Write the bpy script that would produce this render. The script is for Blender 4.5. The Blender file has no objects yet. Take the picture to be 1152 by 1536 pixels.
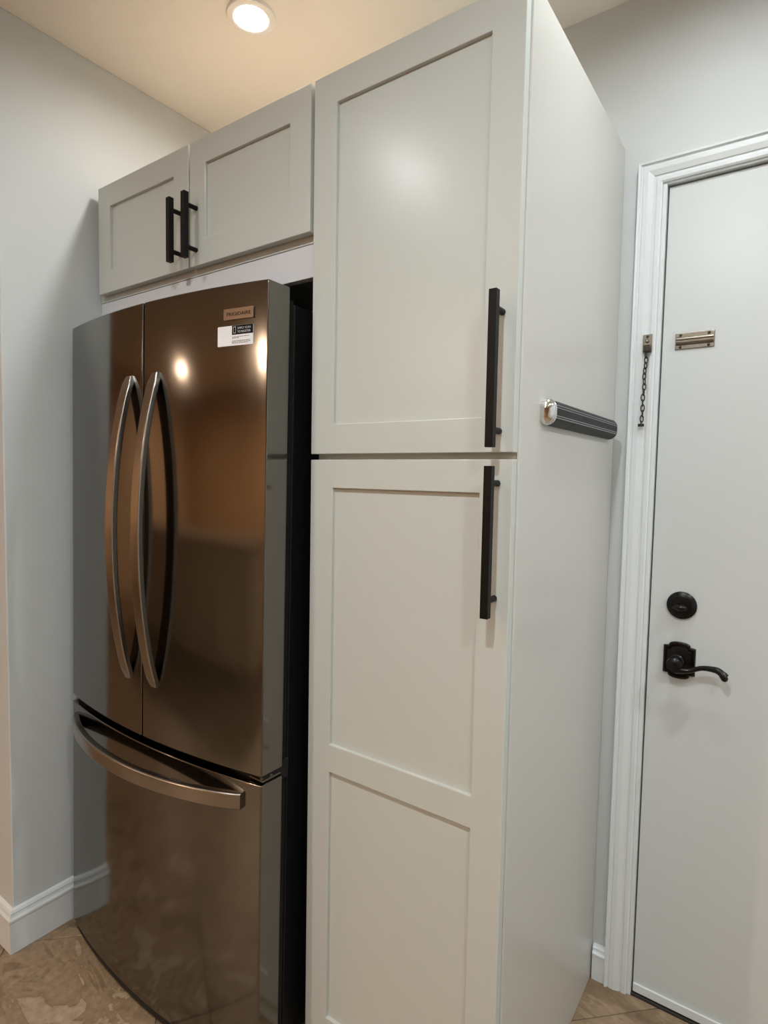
import bpy, bmesh, math, random
from mathutils import Vector, Matrix

scene = bpy.context.scene
C = scene.collection
random.seed(7)

# ------------------------------------------------------------------ camera
cam_data = bpy.data.cameras.new('camera')
cam = bpy.data.objects.new('camera', cam_data)
C.objects.link(cam)
cam_data.sensor_fit = 'HORIZONTAL'
cam_data.sensor_width = 36.0
cam_data.lens = 879.52 / 1152 * 36.0
cam_data.clip_start = 0.02
R_ = Vector((0.81590913, 0.57789492, 0.01815913))
U_ = Vector((-0.04994624, 0.03915776, 0.99798399))
F_ = Vector((-0.57601881, 0.81517123, -0.06081285))
M = Matrix((R_, U_, -F_)).transposed().to_4x4()
M.translation = (0.8556, -0.9366, 1.333)
cam.matrix_world = M
scene.camera = cam

# ------------------------------------------------------------------ world, exposure
world = bpy.data.worlds.new('world')
scene.world = world
world.use_nodes = True
world.node_tree.nodes['Background'].inputs[0].default_value = (1.0, 0.9, 0.8, 1)
world.node_tree.nodes['Background'].inputs[1].default_value = 0.02
vs = scene.view_settings
vs.view_transform = 'Standard'
vs.look = 'None'
vs.gamma = 1.0
vs.use_curve_mapping = False
vs.exposure = 0.0

# recessed ceiling lights of the kitchen: x, y, lens radiance, colour
CEIL = 2.506
WARM = (1.0, 0.74, 0.53)
COOL = (0.93, 0.99, 1.0)
LIGHTS = [
    (-0.352, 0.142, 350.0, (1.0, 0.985, 0.94)),
    (0.690, 0.130, 340.0, COOL),
    (1.740, 0.120, 900.0, COOL),
    (-0.420, -0.980, 380.0, COOL),
    (0.580, -1.000, 1170.0, COOL),
    (1.620, -1.000, 850.0, COOL),
    (0.560, -2.200, 800.0, COOL),
    (1.620, -2.200, 100.0, COOL),
    (-1.800, -3.950, 5200.0, WARM),
    (-2.000, -4.300, 700.0, WARM),
    (0.300, -3.900, 900.0, WARM),  # added unseen lamp, spreads the warm fill over more than one source
    (-4.000, -3.750, 3200.0, WARM),
]

# ------------------------------------------------------------------ helpers
def link(o, parent=None):
    C.objects.link(o)
    if parent is not None:
        o.parent = parent
    return o

def obj(name, bm, mats, parent=None, smooth=False):
    me = bpy.data.meshes.new(name)
    bmesh.ops.recalc_face_normals(bm, faces=bm.faces[:])
    bm.to_mesh(me)
    bm.free()
    for m in (mats if isinstance(mats, (list, tuple)) else [mats]):
        me.materials.append(m)
    if smooth:
        for p in me.polygons:
            p.use_smooth = True
        try:
            me.set_sharp_from_angle(angle=math.radians(38))
        except Exception:
            pass
    o = link(bpy.data.objects.new(name, me), parent)
    if smooth == 'flat':            # large faces stay optically flat, only the rounded edges blend
        w = o.modifiers.new('weighted_normal', 'WEIGHTED_NORMAL')
        w.mode = 'FACE_AREA'
        w.weight = 50
        w.keep_sharp = True
    return o

def thing(name, label, cat, loc=(0, 0, 0), group=None):
    o = bpy.data.objects.new(name, None)
    C.objects.link(o)
    o.empty_display_size = 0.05
    o.location = loc
    o['label'] = label
    o['category'] = cat
    if group:
        o['group'] = group
    return o

def struct(o, label=None, cat=None):
    o['kind'] = 'structure'
    if label:
        o['label'] = label
    if cat:
        o['category'] = cat
    return o

def box(bm, x0, x1, y0, y1, z0, z1, bevel=0.0, seg=2, mi=0):
    r = bmesh.ops.create_cube(bm, size=1.0)
    vs_ = r['verts']
    for v in vs_:
        v.co = Vector(((x0 + x1) / 2 + v.co.x * (x1 - x0),
                       (y0 + y1) / 2 + v.co.y * (y1 - y0),
                       (z0 + z1) / 2 + v.co.z * (z1 - z0)))
    faces = set(f for v in vs_ for f in v.link_faces)
    for f in faces:
        f.material_index = mi
    if bevel > 0:
        es = list(set(e for v in vs_ for e in v.link_edges))
        bmesh.ops.bevel(bm, geom=es, offset=bevel, segments=seg, affect='EDGES', profile=0.5)

def boxm(*a, **k):
    bm = bmesh.new()
    box(bm, *a, **k)
    return bm

def sharp_bevel(bm, off, seg=2, ang=30):
    bm.normal_update()
    es = [e for e in bm.edges if len(e.link_faces) == 2 and e.calc_face_angle(0) > math.radians(ang)]
    if es:
        bmesh.ops.bevel(bm, geom=es, offset=off, segments=seg, affect='EDGES', profile=0.5)

def grid_solid(xs, zs, filled, y0, y1):
    """slab in the xz plane between y0 and y1 made of the filled cells of a grid; holes stay open"""
    bm = bmesh.new()
    vv = {}
    def V(i, j, k):
        key = (i, j, k)
        if key not in vv:
            vv[key] = bm.verts.new((xs[i], y1 if k else y0, zs[j]))
        return vv[key]
    nx, nz = len(xs) - 1, len(zs) - 1
    def F(i, j):
        return 0 <= i < nx and 0 <= j < nz and filled(i, j)
    for i in range(nx):
        for j in range(nz):
            if not F(i, j):
                continue
            for k in (0, 1):
                bm.faces.new([V(i, j, k), V(i + 1, j, k), V(i + 1, j + 1, k), V(i, j + 1, k)])
            for (di, dj, a, b) in ((-1, 0, (i, j), (i, j + 1)), (1, 0, (i + 1, j), (i + 1, j + 1)),
                                   (0, -1, (i, j), (i + 1, j)), (0, 1, (i, j + 1), (i + 1, j + 1))):
                if not F(i + di, j + dj):
                    bm.faces.new([V(*a, 0), V(*b, 0), V(*b, 1), V(*a, 1)])
    bmesh.ops.recalc_face_normals(bm, faces=bm.faces[:])
    return bm

def loft(bm, rings, closed=True, caps=True, mi=0):
    vr = [[bm.verts.new(p) for p in ring] for ring in rings]
    n = len(rings[0])
    for a, b in zip(vr[:-1], vr[1:]):
        for i in range(n if closed else n - 1):
            j = (i + 1) % n
            f = bm.faces.new([a[i], a[j], b[j], b[i]])
            f.material_index = mi
    if caps:
        for r in (vr[0], vr[-1]):
            f = bm.faces.new(r)
            f.material_index = mi
    return vr

def lathe(bm, prof, origin, axis='y', n=32, mi=0):
    """prof: list of (radius, distance along the axis); distance runs to -y for axis y, to z for axis z"""
    rings = []
    ox, oy, oz = origin
    for r, d in prof:
        ring = []
        for i in range(n):
            a = 2 * math.pi * i / n
            c, s = r * math.cos(a), r * math.sin(a)
            if axis == 'y':
                ring.append((ox + c, oy - d, oz + s))
            else:
                ring.append((ox + c, oy + s, oz + d))
        rings.append(ring)
    loft(bm, rings, mi=mi)

def tube(bm, pts, rad, n=12, closed=False, flat=1.0, mi=0):
    pts = [Vector(p) for p in pts]
    m = len(pts)
    rads = rad if isinstance(rad, (list, tuple)) else [rad] * m
    rings = []
    up = None
    for i, p in enumerate(pts):
        if closed:
            t = (pts[(i + 1) % m] - pts[i - 1]).normalized()
        else:
            t = (pts[min(i + 1, m - 1)] - pts[max(i - 1, 0)]).normalized()
        if up is None:
            up = Vector((0, 0, 1)) if abs(t.z) < 0.9 else Vector((1, 0, 0))
            if closed:
                nn = (pts[1] - pts[0]).cross(pts[2] - pts[1])
                up = nn.normalized()
        a = t.cross(up).normalized()
        b = a.cross(t).normalized()
        up = b
        rings.append([p + a * (math.cos(2 * math.pi * k / n) * rads[i]) +
                      b * (math.sin(2 * math.pi * k / n) * rads[i] * flat) for k in range(n)])
    if closed:
        rings.append(rings[0])
        vr = [[bm.verts.new(q) for q in r] for r in rings[:-1]]
        for i in range(m):
            A, B = vr[i], vr[(i + 1) % m]
            for k in range(n):
                j = (k + 1) % n
                bm.faces.new([A[k], A[j], B[j], B[k]]).material_index = mi
    else:
        loft(bm, rings, mi=mi)

def cyl(bm, p0, p1, r, n=20, mi=0):
    tube(bm, [p0, p1], r, n=n, mi=mi)

def add_text(bm, text, size, origin, xdir, zdir, mi, depth=0.0006, align='LEFT', spacing=1.0, width=None):
    """flat raised lettering, joined into bm; xdir runs along the line, zdir is up"""
    cu = bpy.data.curves.new('lettering', 'FONT')
    cu.body = text
    cu.size = size
    cu.align_x = align
    cu.space_character = spacing
    cu.extrude = depth / 2
    cu.resolution_u = 3
    o = bpy.data.objects.new('lettering', cu)
    C.objects.link(o)
    bpy.context.view_layer.update()
    dg = bpy.context.evaluated_depsgraph_get()
    me = bpy.data.meshes.new_from_object(o.evaluated_get(dg))
    xs = [v.co.x for v in me.vertices]
    sx = 1.0
    if width and xs:
        sx = width / (max(xs) - min(xs))
    xd, zd = Vector(xdir), Vector(zdir)
    nd = xd.cross(zd)
    org = Vector(origin)
    base = len(bm.verts)
    nv = [bm.verts.new(org + xd * (v.co.x * sx) + zd * v.co.y + nd * v.co.z) for v in me.vertices]
    for p in me.polygons:
        try:
            f = bm.faces.new([nv[i] for i in p.vertices])
            f.material_index = mi
        except ValueError:
            pass
    bpy.data.objects.remove(o)
    bpy.data.meshes.remove(me)
    bpy.data.curves.remove(cu)

# ------------------------------------------------------------------ materials
def base_mat(name, col, rough=0.5, metal=0.0, spec=0.5, coat=0.0):
    m = bpy.data.materials.new(name)
    m.use_nodes = True
    b = m.node_tree.nodes['Principled BSDF']
    b.inputs['Base Color'].default_value = (*col, 1)
    b.inputs['Roughness'].default_value = rough
    b.inputs['Metallic'].default_value = metal
    b.inputs['Specular IOR Level'].default_value = spec
    b.inputs['Coat Weight'].default_value = coat
    return m, m.node_tree.nodes, m.node_tree.links, b

def noisy(name, col, rough=0.5, metal=0.0, spec=0.5, scale=60.0, var=0.04, bump=0.05, bscale=250.0,
          rvar=0.05, stretch=(1, 1, 1), dist=0.002):
    m, N, L, b = base_mat(name, col, rough, metal, spec)
    tc = N.new('ShaderNodeTexCoord')
    mp = N.new('ShaderNodeMapping')
    mp.inputs['Scale'].default_value = stretch
    L.new(tc.outputs['Object'], mp.inputs['Vector'])
    n1 = N.new('ShaderNodeTexNoise')
    n1.inputs['Scale'].default_value = scale
    n1.inputs['Detail'].default_value = 4
    L.new(mp.outputs[0], n1.inputs['Vector'])
    rp = N.new('ShaderNodeMapRange')
    rp.inputs['To Min'].default_value = 1 - var
    rp.inputs['To Max'].default_value = 1 + var
    L.new(n1.outputs['Fac'], rp.inputs['Value'])
    mx = N.new('ShaderNodeVectorMath')
    mx.operation = 'SCALE'
    mx.inputs[0].default_value = col
    L.new(rp.outputs[0], mx.inputs['Scale'])
    L.new(mx.outputs[0], b.inputs['Base Color'])
    rr = N.new('ShaderNodeMapRange')
    rr.inputs['To Min'].default_value = max(0.01, rough - rvar)
    rr.inputs['To Max'].default_value = rough + rvar
    L.new(n1.outputs['Fac'], rr.inputs['Value'])
    L.new(rr.outputs[0], b.inputs['Roughness'])
    if bump > 0:
        n2 = N.new('ShaderNodeTexNoise')
        n2.inputs['Scale'].default_value = bscale
        n2.inputs['Detail'].default_value = 3
        L.new(mp.outputs[0], n2.inputs['Vector'])
        bp = N.new('ShaderNodeBump')
        bp.inputs['Strength'].default_value = bump
        bp.inputs['Distance'].default_value = dist
        L.new(n2.outputs['Fac'], bp.inputs['Height'])
        L.new(bp.outputs[0], b.inputs['Normal'])
    return m

def tile_mat():
    m, N, L, b = base_mat('tan stone tile', (0.4, 0.3, 0.2), 0.42)
    tc = N.new('ShaderNodeTexCoord')
    oi = N.new('ShaderNodeObjectInfo')
    ad = N.new('ShaderNodeVectorMath'); ad.operation = 'MULTIPLY_ADD'
    cb = N.new('ShaderNodeCombineXYZ')
    for k in range(3):
        L.new(oi.outputs['Random'], cb.inputs[k])
    ad.inputs[1].default_value = (17.3, 9.1, 3.7)
    L.new(cb.outputs[0], ad.inputs[0])
    L.new(tc.outputs['Object'], ad.inputs[2])
    mp = N.new('ShaderNodeMapping')
    mp.inputs['Rotation'].default_value = (0, 0, 0.75)
    mp.inputs['Scale'].default_value = (1.0, 2.0, 1.0)
    L.new(ad.outputs[0], mp.inputs['Vector'])
    n1 = N.new('ShaderNodeTexNoise')
    n1.inputs['Scale'].default_value = 4.2
    n1.inputs['Detail'].default_value = 9
    n1.inputs['Roughness'].default_value = 0.62
    n1.inputs['Distortion'].default_value = 1.3
    L.new(mp.outputs[0], n1.inputs['Vector'])
    cr = N.new('ShaderNodeValToRGB')
    e = cr.color_ramp.elements
    e[0].position = 0.30; e[0].color = (0.147, 0.091, 0.048, 1)
    e[1].position = 0.72; e[1].color = (0.395, 0.293, 0.194, 1)
    for pos, col in ((0.43, (0.217, 0.144, 0.082, 1)), (0.47, (0.293, 0.205, 0.125, 1)), (0.53, (0.268, 0.182, 0.107, 1)),
                     (0.585, (0.230, 0.156, 0.092, 1)), (0.60, (0.357, 0.264, 0.173, 1))):
        x = e.new(pos); x.color = col
    L.new(n1.outputs['Fac'], cr.inputs['Fac'])
    n2 = N.new('ShaderNodeTexNoise')
    n2.inputs['Scale'].default_value = 55
    n2.inputs['Detail'].default_value = 6
    L.new(ad.outputs[0], n2.inputs['Vector'])
    mr = N.new('ShaderNodeMapRange')
    mr.inputs['From Min'].default_value = 0.3; mr.inputs['From Max'].default_value = 0.7
    mr.inputs['To Min'].default_value = 0.82; mr.inputs['To Max'].default_value = 1.15
    L.new(n2.outputs['Fac'], mr.inputs['Value'])
    sc = N.new('ShaderNodeVectorMath'); sc.operation = 'SCALE'
    L.new(cr.outputs['Color'], sc.inputs[0]); L.new(mr.outputs[0], sc.inputs['Scale'])
    L.new(sc.outputs[0], b.inputs['Base Color'])
    bp = N.new('ShaderNodeBump')
    bp.inputs['Strength'].default_value = 0.35; bp.inputs['Distance'].default_value = 0.004
    mm = N.new('ShaderNodeMath'); mm.operation = 'MULTIPLY_ADD'
    mm.inputs[1].default_value = 0.25
    L.new(n2.outputs['Fac'], mm.inputs[0]); L.new(n1.outputs['Fac'], mm.inputs[2])
    L.new(mm.outputs[0], bp.inputs['Height'])
    L.new(bp.outputs[0], b.inputs['Normal'])
    return m

def steel_mat(name, col, rough, brush=(900, 900, 6), bump=0.04):
    m, N, L, b = base_mat(name, col, rough, 1.0)
    tc = N.new('ShaderNodeTexCoord')
    mp = N.new('ShaderNodeMapping')
    mp.inputs['Scale'].default_value = brush
    L.new(tc.outputs['Object'], mp.inputs['Vector'])
    n = N.new('ShaderNodeTexNoise')
    n.inputs['Scale'].default_value = 1.0
    n.inputs['Detail'].default_value = 2
    L.new(mp.outputs[0], n.inputs['Vector'])
    mr = N.new('ShaderNodeMapRange')
    mr.inputs['To Min'].default_value = rough * 0.75; mr.inputs['To Max'].default_value = rough * 1.25
    L.new(n.outputs['Fac'], mr.inputs['Value']); L.new(mr.outputs[0], b.inputs['Roughness'])
    # faint smears left by wiping
    n2 = N.new('ShaderNodeTexNoise'); n2.inputs['Scale'].default_value = 5; n2.inputs['Detail'].default_value = 5
    n2.inputs['Distortion'].default_value = 1.0
    L.new(tc.outputs['Object'], n2.inputs['Vector'])
    mr2 = N.new('ShaderNodeMapRange')
    mr2.inputs['To Min'].default_value = 0.93; mr2.inputs['To Max'].default_value = 1.07
    L.new(n2.outputs['Fac'], mr2.inputs['Value'])
    sc = N.new('ShaderNodeVectorMath'); sc.operation = 'SCALE'; sc.inputs[0].default_value = col
    L.new(mr2.outputs[0], sc.inputs['Scale']); L.new(sc.outputs[0], b.inputs['Base Color'])
    bp = N.new('ShaderNodeBump'); bp.inputs['Strength'].default_value = bump; bp.inputs['Distance'].default_value = 0.0005
    L.new(n.outputs['Fac'], bp.inputs['Height']); L.new(bp.outputs[0], b.inputs['Normal'])
    return m

def wood_mat():
    m, N, L, b = base_mat('brown wood panelling', (0.2, 0.1, 0.05), 0.45)
    tc = N.new('ShaderNodeTexCoord')
    mp = N.new('ShaderNodeMapping'); mp.inputs['Scale'].default_value = (6, 6, 0.7)
    L.new(tc.outputs['Object'], mp.inputs['Vector'])
    n = N.new('ShaderNodeTexNoise'); n.inputs['Scale'].default_value = 3; n.inputs['Detail'].default_value = 6
    n.inputs['Distortion'].default_value = 0.6
    L.new(mp.outputs[0], n.inputs['Vector'])
    cr = N.new('ShaderNodeValToRGB')
    cr.color_ramp.elements[0].position = 0.3; cr.color_ramp.elements[0].color = (0.52, 0.375, 0.235, 1)
    cr.color_ramp.elements[1].position = 0.7; cr.color_ramp.elements[1].color = (0.68, 0.51, 0.345, 1)
    L.new(n.outputs['Fac'], cr.inputs['Fac']); L.new(cr.outputs[0], b.inputs['Base Color'])
    return m

def emit_mat(name, col, strength):
    m = bpy.data.materials.new(name)
    m.use_nodes = True
    N, L = m.node_tree.nodes, m.node_tree.links
    for n in list(N):
        N.remove(n)
    e = N.new('ShaderNodeEmission'); o = N.new('ShaderNodeOutputMaterial')
    e.inputs[0].default_value = (*col, 1); e.inputs[1].default_value = strength
    L.new(e.outputs[0], o.inputs[0])
    return m

WALL = noisy('cool grey wall paint', (0.565, 0.590, 0.590), 0.5, spec=0.35, scale=3, var=0.02, bump=0.12, bscale=140, dist=0.0015)
CEILM = noisy('white ceiling paint', (0.82, 0.78, 0.72), 0.8, spec=0.2, scale=4, var=0.02, bump=0.12, bscale=120)
TRIM = noisy('white trim paint', (0.68, 0.71, 0.72), 0.35, scale=9, var=0.006, bump=0.0, rvar=0.01)
DOORP = noisy('off white door paint', (0.60, 0.625, 0.62), 0.33, scale=4, var=0.012, bump=0.06, bscale=60, rvar=0.02, stretch=(1, 1, 0.5), dist=0.0008)
CAB = noisy('greige cabinet paint', (0.565, 0.585, 0.55), 0.28, spec=0.4, scale=5, var=0.004, bump=0.01, bscale=90, rvar=0.008, dist=0.0004)
PANELP = noisy('pale grey cabinet side paint', (0.58, 0.565, 0.53), 0.28, scale=4, var=0.01, bump=0.03, bscale=90, rvar=0.01, dist=0.0004)
FILL = noisy('white board', (0.66, 0.67, 0.70), 0.45, scale=6, var=0.015, bump=0.03)
RAW = noisy('bare plywood', (0.64, 0.51, 0.37), 0.7, scale=8, var=0.12, bump=0.05, stretch=(1, 6, 1))
STEEL = steel_mat('brushed stainless steel', (0.195, 0.185, 0.170), 0.115, bump=0.02)
STEELH = steel_mat('satin stainless handle', (0.36, 0.335, 0.305), 0.24, brush=(300, 300, 30), bump=0.03)
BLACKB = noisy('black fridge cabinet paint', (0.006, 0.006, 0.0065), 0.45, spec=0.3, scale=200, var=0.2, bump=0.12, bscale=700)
RUBBER = noisy('black gasket rubber', (0.008, 0.008, 0.008), 0.7, bump=0.0)
PULL = noisy('matte black metal', (0.004, 0.0036, 0.0033), 0.45, spec=0.22, scale=60, var=0.2, bump=0.02)
BRONZE = noisy('oil rubbed black bronze', (0.0035, 0.003, 0.003), 0.26, metal=0.0, spec=0.32, scale=30, var=0.25, bump=0.04, bscale=120)
NICKEL = noisy('antique nickel', (0.24, 0.21, 0.17), 0.35, metal=1.0, scale=90, var=0.2, bump=0.05)
DARKCH = noisy('tarnished chain metal', (0.045, 0.038, 0.03), 0.4, metal=0.7, scale=90, var=0.3, bump=0.05)
CHROME = noisy('chrome', (0.78, 0.78, 0.78), 0.06, metal=1.0, scale=20, var=0.01, bump=0.0, rvar=0.01)
BLKPL = noisy('ribbed black plastic', (0.009, 0.009, 0.0095), 0.5, spec=0.3, scale=60, var=0.1, bump=0.02)
SILV = noisy('thin silver stripe', (0.30, 0.30, 0.31), 0.35, metal=0.6, bump=0.0)
WHITEST = noisy('white sticker paper', (0.80, 0.80, 0.81), 0.45, bump=0.0, var=0.01)
BLACKST = noisy('black print', (0.006, 0.006, 0.007), 0.6, spec=0.15, bump=0.0, var=0.01)
GREYST = noisy('grey print', (0.10, 0.10, 0.11), 0.5, bump=0.0, var=0.01)
WHPRINT = noisy('white print', (0.55, 0.55, 0.53), 0.5, bump=0.0, var=0.01)
BADGE = steel_mat('copper toned badge metal', (0.24, 0.185, 0.145), 0.32)
DARKLET = noisy('dark engraved lettering', (0.006, 0.004, 0.003), 0.7, spec=0.1, bump=0.0)
GROUT = noisy('tan grout', (0.17, 0.125, 0.085), 0.8, scale=40, var=0.12, bump=0.3, bscale=200)
TILE = tile_mat()
WOOD = wood_mat()
ROOMW = noisy('warm tan room paint', (0.46, 0.30, 0.165), 0.6, scale=3, var=0.03, bump=0.05)
DARKGAP = noisy('dark door gap shade', (0.03, 0.028, 0.026), 0.7, bump=0.0)
LAMPTRIM = noisy('white light trim', (0.82, 0.80, 0.77), 0.45, bump=0.0, var=0.01)

# ------------------------------------------------------------------ the room
XL, YL, D, H = -0.862, -0.25, 0.63, CEIL
X0, X1, Y0 = -5.3, 2.4, -5.4
T = 0.12
DX0, DX1, DZ = 0.566, 1.378, 2.036       # door leaf

# floor: grout bed and the tiles laid diagonally on it
bm = bmesh.new()
box(bm, X0 - T, X1 + T, Y0 - T, D + T, -0.06, -0.003)
floor = obj('floor', bm, GROUT)
struct(floor, 'tan stone tile floor laid on the diagonal', None)

def clip(poly, ax, val, keep_less):
    out = []
    for i in range(len(poly)):
        a, b = poly[i], poly[(i + 1) % len(poly)]
        ina = (a[ax] <= val) if keep_less else (a[ax] >= val)
        inb = (b[ax] <= val) if keep_less else (b[ax] >= val)
        if ina:
            out.append(a)
        if ina != inb:
            t = (val - a[ax]) / (b[ax] - a[ax])
            out.append((a[0] + t * (b[0] - a[0]), a[1] + t * (b[1] - a[1])))
    return out

P = 0.46
S2 = math.sqrt(2)
GAPT = 0.003
def tile_poly(i, j):
    # u = (x - y)/sqrt2 measured from 0, v = (x + y)/sqrt2 measured from -1.15/sqrt2
    u0, u1 = i * P + GAPT / 2, (i + 1) * P - GAPT / 2
    v0, v1 = -1.15 / S2 + j * P + GAPT / 2, -1.15 / S2 + (j + 1) * P - GAPT / 2
    return [((u + v) / S2, (v - u) / S2) for u, v in ((u0, v0), (u1, v0), (u1, v1), (u0, v1))]

cells = []
for i in range(-16, 16):
    for j in range(-16, 16):
        p = tile_poly(i, j)
        for ax, val, less in ((0, X0, False), (0, X1, True), (1, Y0, False), (1, D, True)):
            p = clip(p, ax, val, less) if p else p
        # the part behind the left wall is not floor of this room
        if len(p) < 3:
            continue
        cxp = sum(q[0] for q in p) / len(p); cyp = sum(q[1] for q in p) / len(p)
        if cxp < XL - 0.3 and cyp > YL + 0.3:
            continue
        cells.append((math.hypot(cxp, cyp), p, cxp, cyp))
cells.sort(key=lambda c: c[0])
for d_, p, cxp, cyp in cells[:260]:
    bm = bmesh.new()
    top = [bm.verts.new((q[0] - cxp, q[1] - cyp, 0.0)) for q in p]
    bot = [bm.verts.new((q[0] - cxp, q[1] - cyp, -0.004)) for q in p]
    bm.faces.new(top)
    n = len(p)
    for k in range(n):
        bm.faces.new([top[k], bot[k], bot[(k + 1) % n], top[(k + 1) % n]])
    bm.edges.ensure_lookup_table()
    te = [e for e in bm.edges if all(abs(v.co.z) < 1e-6 for v in e.verts)]
    bmesh.ops.bevel(bm, geom=te, offset=0.0012, segments=1, affect='EDGES')
    t = obj('tile', bm, TILE, floor)
    t.location = (cxp, cyp, 0)

struct(obj('ceiling', boxm(X0 - T, X1 + T, Y0 - T, D + T, H, H + 0.1), CEILM), 'ceiling with a round recessed light', None)

# back wall with the door opening
OX0, OX1, OZ = DX0 - 0.012, DX1 + 0.012, DZ + 0.012
bm = grid_solid([XL - T, OX0, OX1, X1 + T], [-0.05, OZ, H], lambda i, j: not (i == 1 and j == 0), D, D + T)
struct(obj('wall_back', bm, WALL))
# left wall: the recess side and the face that turns away at the outer corner
bm = bmesh.new()
box(bm, XL - T, XL, YL, D, -0.05, H)
sharp_bevel(bm, 0.003, 2)
struct(obj('wall_left', bm, WALL))
struct(obj('wall_corner', boxm(X0 - T, XL - T, YL, YL + T, -0.05, H), WALL))
struct(obj('wall_far_left', boxm(X0 - T, X0, Y0, YL, -0.05, H), WOOD))
struct(obj('wall_front', boxm(X0 - T, X1 + T, Y0 - T, Y0, -0.05, H), ROOMW))
struct(obj('wall_right', boxm(X1, X1 + T, Y0, D, -0.05, H), WALL))

# baseboards: plain board with a moulded cap
BB = [(0.0, 0.0), (0.014, 0.0), (0.014, 0.088), (0.0165, 0.091), (0.0165, 0.097), (0.012, 0.103), (0.010, 0.110),
      (0.0115, 0.1125), (0.008, 0.119), (0.004, 0.122), (0.0, 0.122)]
def baseboard(name, p0, p1, n0, n1, prof=BB, mat=TRIM):
    """n0, n1: outward vectors (mitred at an outside corner)"""
    bm = bmesh.new()
    rings = []
    for p, n in ((p0, n0), (p1, n1)):
        rings.append([(p[0] + n[0] * d, p[1] + n[1] * d, z + 0.0005) for d, z in prof])
    loft(bm, rings)
    return struct(obj(name, bm, mat))
baseboard('baseboard_left', (XL, YL), (XL, D), (1, -1), (1, 0))
baseboard('baseboard_corner', (X0, YL), (XL, YL), (0, -1), (1, -1))
BBS = [(d, z * 0.76) for d, z in BB]
baseboard('baseboard_back', (0.466, D), (0.4995, D), (0, -1), (0, -1), BBS)
baseboard('baseboard_right', (DX1 + 0.07, D), (X1, D), (0, -1), (0, -1), BBS)

# door casing: stepped profile, u from the inner edge outwards, d out of the wall
CS = [(0.0, 0.0), (0.0, 0.010), (0.004, 0.0125), (0.012, 0.0125), (0.014, 0.0105), (0.018, 0.0105), (0.0195, 0.013),
      (0.032, 0.0165), (0.042, 0.0165), (0.044, 0.0145), (0.047, 0.0150), (0.049, 0.019), (0.054, 0.0195), (0.0545, 0.0)]
def casing(name, a, ua, b, ub):
    bm = bmesh.new()
    rings = [[(p[0] + u[0] * w, D - d, p[1] + u[1] * w) for w, d in CS] for p, u in ((a, ua), (b, ub))]
    loft(bm, rings)
    return struct(obj(name, bm, TRIM))
ci0, ci1, cz = DX0 - 0.0125, DX1 + 0.0125, DZ + 0.009
casing('trim_1', (ci0, 0.0005), (-1, 0), (ci0, cz), (-1, 1))
casing('trim_2', (ci0, cz), (-1, 1), (ci1, cz), (1, 1))
casing('trim_3', (ci1, 0.0005), (1, 0), (ci1, cz), (1, 1))
# jamb lining inside the opening
bm = bmesh.new()
box(bm, OX0 - 0.0005, DX0 - 0.003, D - 0.006, D + T, 0.0, OZ, 0.001)
box(bm, DX1 + 0.003, OX1 + 0.0005, D - 0.006, D + T, 0.0, OZ, 0.001)
box(bm, DX0 - 0.003, DX1 + 0.003, D - 0.006, D + T, DZ + 0.004, OZ, 0.001)
box(bm, DX0 - 0.003, DX1 + 0.003, D + 0.062, D + T, 0.0, DZ + 0.004)
struct(obj('trim_4', bm, TRIM))
# dark strip painted in for the shaded gap under the door leaf
struct(obj('trim_5', boxm(OX0, OX1, D - 0.004, D + T, 0.0, 0.007, 0.001), DARKGAP))

# ------------------------------------------------------------------ the door
DF = D + 0.004          # front face of the leaf
bm = bmesh.new()
box(bm, DX0, DX1, DF, DF + 0.044, 0.014, DZ, 0.002, 2)
door = obj('door_1', bm, DOORP)
struct(door, 'flat off-white door with black lever and deadbolt, right of the tall pantry', None)
bm = bmesh.new()
box(bm, DX0 + 0.001, DX1 - 0.001, DF - 0.006, DF - 0.0002, 0.012, 0.034, 0.0015)
o = obj('door_sweep', bm, TRIM, door)
o['label'] = 'pale sweep strip along the foot of the door'

# deadbolt
bc = (0.637, DF, 1.034)
bm = bmesh.new()
lathe(bm, [(0.0325, 0.0), (0.0335, 0.003), (0.0335, 0.0055), (0.031, 0.0085), (0.027, 0.010), (0.026, 0.012), (0.0225, 0.0135),
           (0.0205, 0.0135), (0.0195, 0.016), (0.012, 0.017), (0.001, 0.017)], bc, n=40)
db = obj('deadbolt', bm, BRONZE, door, smooth=True)
db['label'] = 'round stepped black deadbolt rose'
bm = bmesh.new()
rings = []
for k in range(13):
    t = -1 + 2 * k / 12
    w = math.sqrt(max(0.0, 1 - t * t))
    x = bc[0] + t * 0.0155
    hz, hy = 0.0075 * w + 0.0004, 0.0105 * w + 0.0004
    rings.append([(x, DF - 0.021 - hy * math.cos(a), bc[2] - 0.003 + hz * math.sin(a))
                  for a in [2 * math.pi * q / 14 for q in range(14)]])
loft(bm, rings)
cyl(bm, (bc[0], DF - 0.014, bc[2] - 0.003), (bc[0], DF - 0.020, bc[2] - 0.003), 0.005)
obj('thumb_turn', bm, BRONZE, db, smooth=True)

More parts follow.
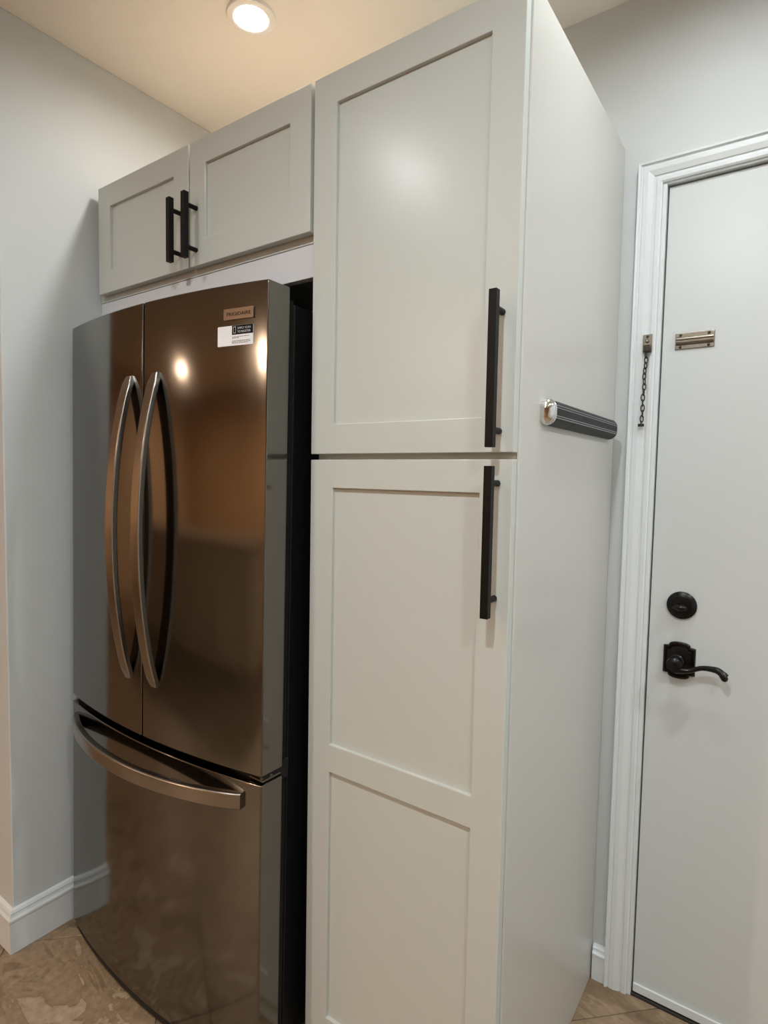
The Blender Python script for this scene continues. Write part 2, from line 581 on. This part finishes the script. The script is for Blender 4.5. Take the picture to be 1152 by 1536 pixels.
# lever handle on an arched backplate
lc = (0.637, 0.898)
def plate_outline(w, h, arch, n=10):
    """rectangle with a bowed shoulder at top and bottom"""
    top = [(w, h - arch * 0.95), (w, h - arch * 0.55), (w * 0.80, h - arch * 0.5)]
    for k in range(n + 1):
        a = math.pi * k / n
        top.append((w * 0.68 * math.cos(a), h - arch * 0.5 + arch * 0.5 * (math.sin(a) ** 0.7)))
    top += [(-w * 0.80, h - arch * 0.5), (-w, h - arch * 0.55), (-w, h - arch * 0.95)]
    bottom = [(-x, -z) for x, z in top]
    return top + bottom
bm = bmesh.new()
rings = []
for sc, dy in ((1.0, 0.0), (1.0, 0.004), (0.95, 0.0065), (0.86, 0.0065), (0.82, 0.0045), (0.80, 0.0045), (0.74, 0.0085), (0.70, 0.009)):
    rings.append([(lc[0] + x * sc, DF - dy, lc[1] + z * sc) for x, z in plate_outline(0.0355, 0.0455, 0.022)])
loft(bm, rings)
ls = obj('lever_plate', bm, BRONZE, door, smooth=True)
ls['label'] = 'black arched backplate of the door lever'
bm = bmesh.new()
hx, hz = 0.6325, 0.897
lathe(bm, [(0.0165, 0.007), (0.0165, 0.012), (0.0145, 0.014), (0.0125, 0.018), (0.0120, 0.030), (0.0165, 0.034), (0.0175, 0.042),
           (0.0165, 0.048), (0.011, 0.052), (0.001, 0.053)], (hx, DF, hz), n=32)
path, rads = [], []
for k in range(29):
    t = k / 28
    x = hx + 0.002 + t * 0.104
    # dips under the hub, rises in a wave, then curls down at the tip
    z = hz - 0.013 + 0.0165 * (1 / (1 + math.exp(-(t - 0.40) * 13))) - 0.013 * max(0, (t - 0.80) / 0.2) ** 2
    path.append((x, DF - 0.043 + 0.006 * math.sin(t * math.pi), z))
    rads.append(0.0080 - 0.0024 * math.sin(min(1, t * 1.15) * math.pi) + (0.0015 if t > 0.93 else 0))
tube(bm, path, rads, n=14)
tip = path[-1]
bmesh.ops.create_uvsphere(bm, u_segments=14, v_segments=10, radius=0.0075,
                          matrix=Matrix.Translation((tip[0] - 0.001, tip[1], tip[2] - 0.0025)))
o = obj('lever', bm, BRONZE, ls, smooth=True)
o['label'] = 'black wave-shaped door lever with a curled tip'

# chain slide plate on the door
bm = bmesh.new()
box(bm, 0.5945, 0.678, DF - 0.003, DF, 1.6485, 1.6865, 0.001)
prof = [(1.6575, 0.003), (1.660, 0.0075), (1.6635, 0.009), (1.6655, 0.0075), (1.6655, 0.006), (1.6695, 0.006), (1.6695, 0.0075),
        (1.6715, 0.009), (1.675, 0.0075), (1.6775, 0.003)]
loft(bm, [[(x, DF - d, z) for z, d in prof] for x in (0.597, 0.676)])
cs = obj('chain_slide', bm, NICKEL, door)
cs['label'] = 'nickel slide plate for the door chain'
for sx in (0.606, 0.666):
    for sz in (1.6535, 1.6815):
        bm = bmesh.new()
        lathe(bm, [(0.0032, 0.003), (0.0032, 0.0042), (0.002, 0.0048), (0.0004, 0.0048)], (sx, DF, sz), n=14)
        obj('screw', bm, DARKCH, cs)

# chain hanging on the casing
CY = D - 0.0165
chain = thing('door_chain', 'tarnished door chain hanging from its nickel keeper on the white door casing', 'chain', (0.5365, CY, 1.666))
def loc(x, y, z):
    return (x - 0.5365, y - CY, z - 1.666)
bm = bmesh.new()
box(bm, -0.0105, 0.0105, -0.0025, 0.0, -0.0215, 0.0225, 0.001)
box(bm, -0.009, 0.009, -0.0045, -0.0025, -0.004, 0.006, 0.0008)
lathe(bm, [(0.0045, 0.002), (0.0045, 0.006), (0.003, 0.008), (0.0004, 0.0085)], (0.0, 0.0, 0.0055), n=16)
obj('keeper', bm, NICKEL, chain)
bm = bmesh.new()
box(bm, -0.007, 0.009, -0.012, -0.002, -0.021, -0.006, 0.002)
obj('keeper_hook', bm, DARKCH, chain)
bm = bmesh.new()
lathe(bm, [(0.0032, 0.002), (0.0032, 0.0035), (0.002, 0.0042), (0.0004, 0.0042)], (0, 0, 0.017), n=12)
obj('screw', bm, DARKCH, chain)
link_bm = bmesh.new()
pts = []
for k in range(18):
    a = 2 * math.pi * k / 18
    c, s = math.cos(a), math.sin(a)
    pts.append((0.0040 * (abs(c) ** 0.9) * (1 if c >= 0 else -1), 0, 0.0085 * s))
tube(link_bm, pts, 0.0013, n=7, closed=True)
first = None
nl = 13
for k in range(nl):
    z = -0.027 - k * 0.01285
    x = -0.001 - 0.004 * (k / nl) + 0.0008 * math.sin(k * 1.3)
    if first is None:
        first = obj('link', link_bm, DARKCH, chain, smooth=True)
        o = first
    else:
        o = first.copy()
        C.objects.link(o)
        o.parent = chain
    o.location = (x, -0.0055, z)
    o.rotation_euler = (0, 0.03 * math.sin(k * 2.1), math.radians(35 if k % 2 else -50) + 0.12 * k)
bm = bmesh.new()
zb = -0.027 - nl * 0.01285
box(bm, -0.0065 - 0.006, 0.0055 - 0.004, -0.010, -0.003, zb - 0.006, zb + 0.001, 0.0015)
cyl(bm, (-0.006, -0.0062, zb), (-0.005, -0.0062, zb + 0.008), 0.0016, n=8)
obj('end_stop', bm, DARKCH, chain)

# ------------------------------------------------------------------ cabinets
def shaker(name, x0, x1, z0, z1, parent, holes, label=None, thick=0.019):
    """frame with open fields in the plane y = 0, and a recessed panel in every field"""
    st = 0.061
    zs = [z0]
    for a, b in holes:
        zs += [a, b]
    zs.append(z1)
    bm = grid_solid([x0, x0 + st, x1 - st, x1], zs, lambda i, j: not (i == 1 and j % 2 == 1), 0.0, thick)
    sharp_bevel(bm, 0.0013, 2)
    d = obj(name, bm, CAB, parent)
    if label:
        d['label'] = label
    for a, b in holes:
        p = boxm(x0 + st - 0.0005, x1 - st + 0.0005, 0.0075, thick - 0.004, a - 0.0005, b + 0.0005)
        obj('panel', p, CAB, d)
    return d

def pull(x, za, zb, post, parent, label):
    bm = bmesh.new()
    bw = 0.0072
    box(bm, x - bw, x + bw, -0.041, -0.0275, za, zb, 0.0009, 2)
    m = (za + zb) / 2
    for s in (-1, 1):
        cyl(bm, (x, -0.029, m + s * post / 2), (x, 0.0003, m + s * post / 2), 0.0056, n=20)
    o = obj('handle', bm, PULL, parent, smooth=False)
    o['label'] = label
    return o

pantry = thing('pantry_cabinet', 'tall greige pantry cabinet with two shaker doors beside the refrigerator', 'cabinet', (0.23, 0.32, 0))
def rel(o, p):
    """keep o where it was modelled (world coordinates) under the moved parent p"""
    o.location = Vector(o.location) - p.location
    return o
PW, PX = 0.4585, 0.462
bm = bmesh.new()
box(bm, 0.004, PX - 0.006, 0.0205, D - 0.002, 0.0, 2.150, 0.001)
rel(obj('carcass', bm, CAB, pantry), pantry)
bm = bmesh.new()
box(bm, PX - 0.006, PX, 0.0195, D - 0.001, 0.0, 2.1525, 0.0012)
o = rel(obj('side_panel', bm, PANELP, pantry), pantry)
o['label'] = 'flat pale grey side panel facing the door'
ud = shaker('door', 0.0, PW, 1.3775, 2.1425, pantry, [(1.4385, 2.081)], 'upper shaker door of the pantry')
rel(ud, pantry)
pull(0.4315, 1.3845, 1.6425, 0.200, ud, 'long matte black bar handle of the upper pantry door')
ld = shaker('door', 0.0, PW, 0.078, 1.3655, pantry, [(0.139, 0.6965), (0.7575, 1.3065)], 'lower two-field shaker door of the pantry')
rel(ld, pantry)
pull(0.4315, 1.0955, 1.3535, 0.200, ld, 'long matte black bar handle of the lower pantry door')

UX0, UX1 = -0.8345, -0.010
upper = thing('wall_cabinet', 'greige two-door shaker cabinet mounted above the stainless refrigerator', 'cabinet', (-0.42, 0.32, 1.757))
bm = bmesh.new()
box(bm, XL + 0.002, 0.003, 0.0205, D - 0.002, 1.8275, 2.136, 0.001)
rel(obj('carcass', bm, CAB, upper), upper)
rel(obj('top_board', boxm(XL + 0.002, 0.003, 0.022, D - 0.002, 2.1362, 2.1415), RAW, upper), upper)
bm = bmesh.new()
box(bm, XL + 0.002, 0.003, 0.0215, 0.040, 1.757, 1.8265, 0.0012)
o = rel(obj('filler_board', bm, FILL, upper), upper)
o['label'] = 'white filler board between wall cabinet and refrigerator'
d1 = rel(shaker('door', UX0, -0.4185, 1.8435, 2.1425, upper, [(1.9045, 2.0815)], 'left shaker door of the wall cabinet'), upper)
pull(-0.4455, 1.853, 2.008, 0.100, d1, 'short black bar handle of the left door')
d2 = rel(shaker('door', -0.4135, UX1, 1.8435, 2.1425, upper, [(1.9045, 2.0815)], 'right shaker door of the wall cabinet'), upper)
pull(-0.3865, 1.853, 2.008, 0.100, d2, 'short black bar handle of the right door')

# ------------------------------------------------------------------ rail on the pantry side
RZ, RX = 1.4575, PX
rail = thing('wall_rail', 'short black ribbed rail with chrome end cap on the pale pantry side panel', 'rail', (RX, 0.34, RZ))
def oval(hh, pr, n=12):
    """half-capsule section: hh half height, pr projection from the panel; points as (out, up)"""
    pts = [(0.0, -hh)]
    r = min(0.018, pr)
    for k in range(n + 1):
        a = -math.pi / 2 + math.pi / 2 * k / n
        pts.append((pr - r + r * math.cos(a), -hh + r + r * math.sin(a)))
    for k in range(n + 1):
        a = math.pi / 2 * k / n
        pts.append((pr - r + r * math.cos(a), hh - r + r * math.sin(a)))
    pts.append((0.0, hh))
    return pts
bm = bmesh.new()
y0, y1 = 0.128 - 0.34, 0.560 - 0.34
loft(bm, [[(u, y, v) for u, v in oval(0.0235, 0.0235)] for y in (y0, y1)])
obj('rail_body', bm, BLKPL, rail, smooth=True)
for zc in (0.0115, 0.0075, -0.0075, -0.0115):
    obj('stripe', boxm(0.0228, 0.0241, y0, y1, zc - 0.0008, zc + 0.0008), SILV, rail)
def cap(y, sgn, ln):
    bm = bmesh.new()
    rings = []
    for t, s in ((0, 1.06), (0.30, 1.06), (0.36, 1.02), (0.50, 0.985), (0.64, 0.92), (0.78, 0.81), (0.88, 0.68), (0.95, 0.5), (0.985, 0.3), (1.0, 0.06)):
        rings.append([(u * s, y + sgn * ln * t, v * (1 - (1 - s) * 0.9)) for u, v in oval(0.0235, 0.0235)])
    loft(bm, rings)
    o = obj('end_cap', bm, CHROME, rail, smooth=True)
    o['label'] = 'chrome end cap'
cap(y0, -1, 0.020)
cap(y1, 1, 0.012)

# ------------------------------------------------------------------ refrigerator
FXL, FXR = -0.805, -0.032
FC = (FXL + FXR) / 2
fridge = thing('refrigerator', 'stainless steel french door refrigerator with bowed handles in the cabinet recess', 'refrigerator', (FC, 0.25, 0))
fridge.rotation_euler = (-0.012, 0, 0)
HWF = (FXR - FXL) / 2
SAG = 0.038
RF = (HWF ** 2 + SAG ** 2) / (2 * SAG)
YF = -0.115 - 0.25                     # local y of the front corners
def fy(x):                             # local front surface, x local (0 = middle)
    return YF - SAG + RF - math.sqrt(RF * RF - x * x)
YB = YF + 0.062
def front_block(xa, xb, z0, z1, n=14):
    bm = bmesh.new()
    sec = [(xa + (xb - xa) * k / n, fy(xa + (xb - xa) * k / n)) for k in range(n + 1)]
    sec = sec + [(xb, YB), (xa, YB)]
    loft(bm, [[(x, y, z) for x, y in sec] for z in (z0, z1)])
    bmesh.ops.recalc_face_normals(bm, faces=bm.faces[:])
    sharp_bevel(bm, 0.0030, 3, 40)
    return bm
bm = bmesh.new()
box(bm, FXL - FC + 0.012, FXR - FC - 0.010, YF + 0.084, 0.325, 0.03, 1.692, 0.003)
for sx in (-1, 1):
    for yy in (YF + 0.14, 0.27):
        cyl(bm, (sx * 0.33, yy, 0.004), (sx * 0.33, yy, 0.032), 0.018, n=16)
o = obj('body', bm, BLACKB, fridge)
o['label'] = 'black painted fridge cabinet'
bm = bmesh.new()
box(bm, FXL - FC + 0.014, FXR - FC - 0.014, YB - 0.002, YF + 0.086, 0.70, 1.70, 0.002)
box(bm, FXL - FC + 0.014, FXR - FC - 0.014, YB - 0.002, YF + 0.086, 0.05, 0.66, 0.002)
box(bm, FXL - FC + 0.006, FXR - FC - 0.006, YF + 0.012, YF + 0.086, 0.662, 0.704, 0.002)
o = obj('gasket', bm, RUBBER, fridge)
bm = bmesh.new()
gs = [(-0.37 + 0.74 * k / 16, fy(-0.37 + 0.74 * k / 16) + 0.007) for k in range(17)] + [(0.37, YF + 0.09), (-0.37, YF + 0.09)]
loft(bm, [[(x, y, z) for x, y in gs] for z in (0.006, 0.036)])
obj('toe_grille_shade', bm, RUBBER, fridge)  # base grille brought forward in black to give the shade under the drawer
SEAM = -0.4055 - FC
ZD0, ZD1 = 0.694, 1.720
ldoor = obj('door', front_block(FXL - FC, SEAM - 0.0025, ZD0, ZD1), STEEL, fridge, smooth='flat')
rdoor = obj('door', front_block(SEAM + 0.0025, FXR - FC, ZD0, ZD1), STEEL, fridge, smooth='flat')
drawer = obj('freezer_drawer', front_block(FXL - FC, FXR - FC, 0.030, 0.676, 24), STEEL, fridge, smooth='flat')
ldoor['label'] = 'left stainless fridge door'
rdoor['label'] = 'right stainless fridge door with badge and sticker'
drawer['label'] = 'stainless freezer drawer'

def round_rect(w, h, r, n=4):
    pts = []
    for cx_, cy_, a0 in ((w - r, h - r, 0), (-w + r, h - r, 90), (-w + r, -h + r, 180), (w - r, -h + r, 270)):
        for k in range(n + 1):
            a = math.radians(a0 + 90 * k / n)
            pts.append((cx_ + r * math.cos(a), cy_ + r * math.sin(a)))
    return pts
def bow_v(x, z0, z1, out, parent):
    bm = bmesh.new()
    rings = []
    n = 36
    yb = fy(x)
    zc, hl = (z0 + z1) / 2, (z1 - z0) / 2
    for k in range(n + 1):
        t = -1 + 2 * k / n
        y = yb + 0.004 - out * (1 - t * t) ** 0.85
        dy = 2 * out * t / hl
        e = min(1.0, (1 - abs(t)) / 0.022)
        w = 0.0158 * (0.62 + 0.38 * math.sqrt(max(0, 1 - (1 - e) ** 2)))
        hh = 0.0075
        nrm = Vector((0, -1, dy * -1)).normalized()
        c = Vector((x, y - hh * 0.5, zc + t * hl))
        rings.append([c + Vector((px, 0, 0)) + nrm * py for px, py in round_rect(w, hh, 0.0032)])
    loft(bm, rings)
    o = obj('handle', bm, STEELH, parent, smooth='flat')
    o['label'] = 'tall bowed stainless handle'
bow_v(SEAM - 0.052, 0.825, 1.556, 0.049, ldoor)
bow_v(SEAM + 0.052, 0.825, 1.556, 0.049, rdoor)
bm = bmesh.new()
rings = []
xa, xb = -0.772 - FC, -0.080 - FC
n = 40
for k in range(n + 1):
    t = -1 + 2 * k / n
    x = (xa + xb) / 2 + t * (xb - xa) / 2
    out = 0.050 * (1 - t * t) ** 0.8
    y = fy(x) + 0.004 - out
    dx = 0.050 * 2 * t / ((xb - xa) / 2)
    nrm = Vector((-dx * -1, -1, 0)).normalized()
    c = Vector((x, y - 0.004, 0.634))
    rings.append([c + nrm * px + Vector((0, 0, py)) for px, py in round_rect(0.0095, 0.0175, 0.0045)])
loft(bm, rings)
o = obj('handle', bm, STEELH, drawer, smooth='flat')
o['label'] = 'wide bowed stainless drawer handle'

def on_front(xw, dz=0.0):
    """frame on the curved front at world x: local origin, tangent along x"""
    x = xw - FC
    a = math.asin(x / RF)
    return Vector((x, fy(x), 0)), Vector((math.cos(a), math.sin(a), 0)), Vector((math.sin(a), -math.cos(a), 0))
# badge
P0, TX, NO = on_front(-0.104)
ZU = Vector((0, 0, 1))
def flat_plate(bm, u0, u1, z0, z1, d0, d1, mi, rr=0.0):
    w, h = (u1 - u0) / 2, (z1 - z0) / 2
    out = round_rect(w, h, rr) if rr > 0 else [(w, h), (-w, h), (-w, -h), (w, -h)]
    uc, zc = (u0 + u1) / 2, (z0 + z1) / 2
    loft(bm, [[P0 + TX * (uc + a) + ZU * (zc + b) + NO * d for a, b in out] for d in (d0, d1)], mi=mi)
bm = bmesh.new()
flat_plate(bm, -0.039, 0.039, 1.6465, 1.6690, -0.0005, 0.003, 0, 0.0012)
add_text(bm, 'FRIGIDAIRE', 0.0100, P0 + TX * -0.031 + ZU * 1.6540 + NO * 0.0031, TX, ZU, 1, width=0.062)
o = obj('badge', bm, [BADGE, DARKLET], rdoor)
o['label'] = 'small metal name badge'
# sticker
P0, TX, NO = on_front(-0.113)
bm = bmesh.new()
flat_plate(bm, -0.0475, 0.0465, 1.5935, 1.6345, -0.0002, 0.0008, 0, 0.0015)
flat_plate(bm, -0.0090, 0.0462, 1.6155, 1.6343, 0.0004, 0.00095, 1)
add_text(bm, 'SIMPLY SCAN', 0.0062, P0 + TX * 0.0055 + ZU * 1.6262 + NO * 0.0010, TX, ZU, 3, depth=0.0002, width=0.034)
add_text(bm, 'TO REGISTER', 0.0062, P0 + TX * 0.0055 + ZU * 1.6190 + NO * 0.0010, TX, ZU, 3, depth=0.0002, width=0.034)
# phone outline
for (a, b, c, d) in ((-0.0055, -0.0048, 1.6185, 1.6320), (0.0004, 0.0011, 1.6185, 1.6320), (-0.0055, 0.0011, 1.6185, 1.6195), (-0.0055, 0.0011, 1.6310, 1.6320)):
    flat_plate(bm, a, b, c, d, 0.0009, 0.0011, 3)
# small print, too fine to read
rnd = random.Random(3)
for zz, ln in ((1.6112, 0.046), (1.6088, 0.018), (1.6030, 0.047), (1.6006, 0.050), (1.5982, 0.044)):
    u = -0.0085
    while u < -0.0085 + ln - 0.003:
        w = rnd.uniform(0.002, 0.006)
        flat_plate(bm, u, min(u + w, 0.044), zz - 0.0006, zz + 0.0006, 0.0007, 0.00092, 2)
        u += w + 0.0011
o = obj('sticker', bm, [WHITEST, BLACKST, GREYST, WHPRINT], rdoor)
o['label'] = 'black and white registration sticker'
# lower hinge under the right door
bm = bmesh.new()
hx0 = FXR - FC
box(bm, hx0 - 0.045, hx0 - 0.004, YF + 0.006, YF + 0.06, 0.679, 0.683, 0.001)
for q, yy in ((0.010, 0.022), (0.008, 0.034), (0.012, 0.012)):
    lathe(bm, [(0.004, 0.0), (0.004, 0.004), (0.002, 0.0055)], (hx0 - q, YF + yy, 0.683), axis='z', n=12)
obj('hinge', bm, NICKEL, fridge)

# ------------------------------------------------------------------ island across the room (the brown the refrigerator mirrors)
isl = thing('kitchen_island', 'brown wood kitchen island mirrored in the refrigerator doors', 'island', (-2.55, -2.75, 0))
bm = bmesh.new()
box(bm, -1.55, 1.35, -0.36, 0.36, 0.09, 0.885, 0.003)
box(bm, -1.50, 1.30, -0.30, 0.30, 0.0, 0.0895)
obj('body', bm, WOOD, isl)
for k in range(5):
    x0 = -1.54 + k * 0.576
    obj('door', grid_solid([x0 + 0.004, x0 + 0.07, x0 + 0.506, x0 + 0.572], [0.11, 0.18, 0.80, 0.87], lambda i, j: not (i == 1 and j == 1), 0.3605, 0.379), WOOD, isl)
obj('worktop', boxm(-1.58, 1.38, -0.40, 0.40, 0.886, 0.92, 0.004), GROUT, isl)

# ------------------------------------------------------------------ recessed lights
def downlight(x, y, rad, col, label, group):
    t = thing('ceiling_light', label, 'ceiling light', (x, y, H), group)
    bm = bmesh.new()
    lathe(bm, [(0.0615, -0.0002), (0.0615, -0.0055), (0.0600, -0.0075), (0.0560, -0.0085), (0.0440, -0.0088), (0.0420, -0.0075), (0.0392, -0.0004)], (0, 0, 0), axis='z', n=48)
    obj('trim_ring', bm, LAMPTRIM, t, smooth=True)
    bm = bmesh.new()
    lathe(bm, [(0.0391, -0.0003), (0.0385, -0.0010), (0.0200, -0.0016), (0.0005, -0.0018)], (0, 0, 0), axis='z', n=40)
    o = obj('lens', bm, emit_mat('lit lens', col, rad), t, smooth=True)
    o['label'] = 'bright white lens'
    return t
for i, (x, y, rad, col) in enumerate(LIGHTS):
    if i == 0:
        downlight(x, y, rad, col, 'round lit recessed light in the ceiling above the wall cabinet', None)
    else:
        downlight(x, y, rad, col, 'lit recessed ceiling light of the room outside the picture', 'recessed lights behind the camera')
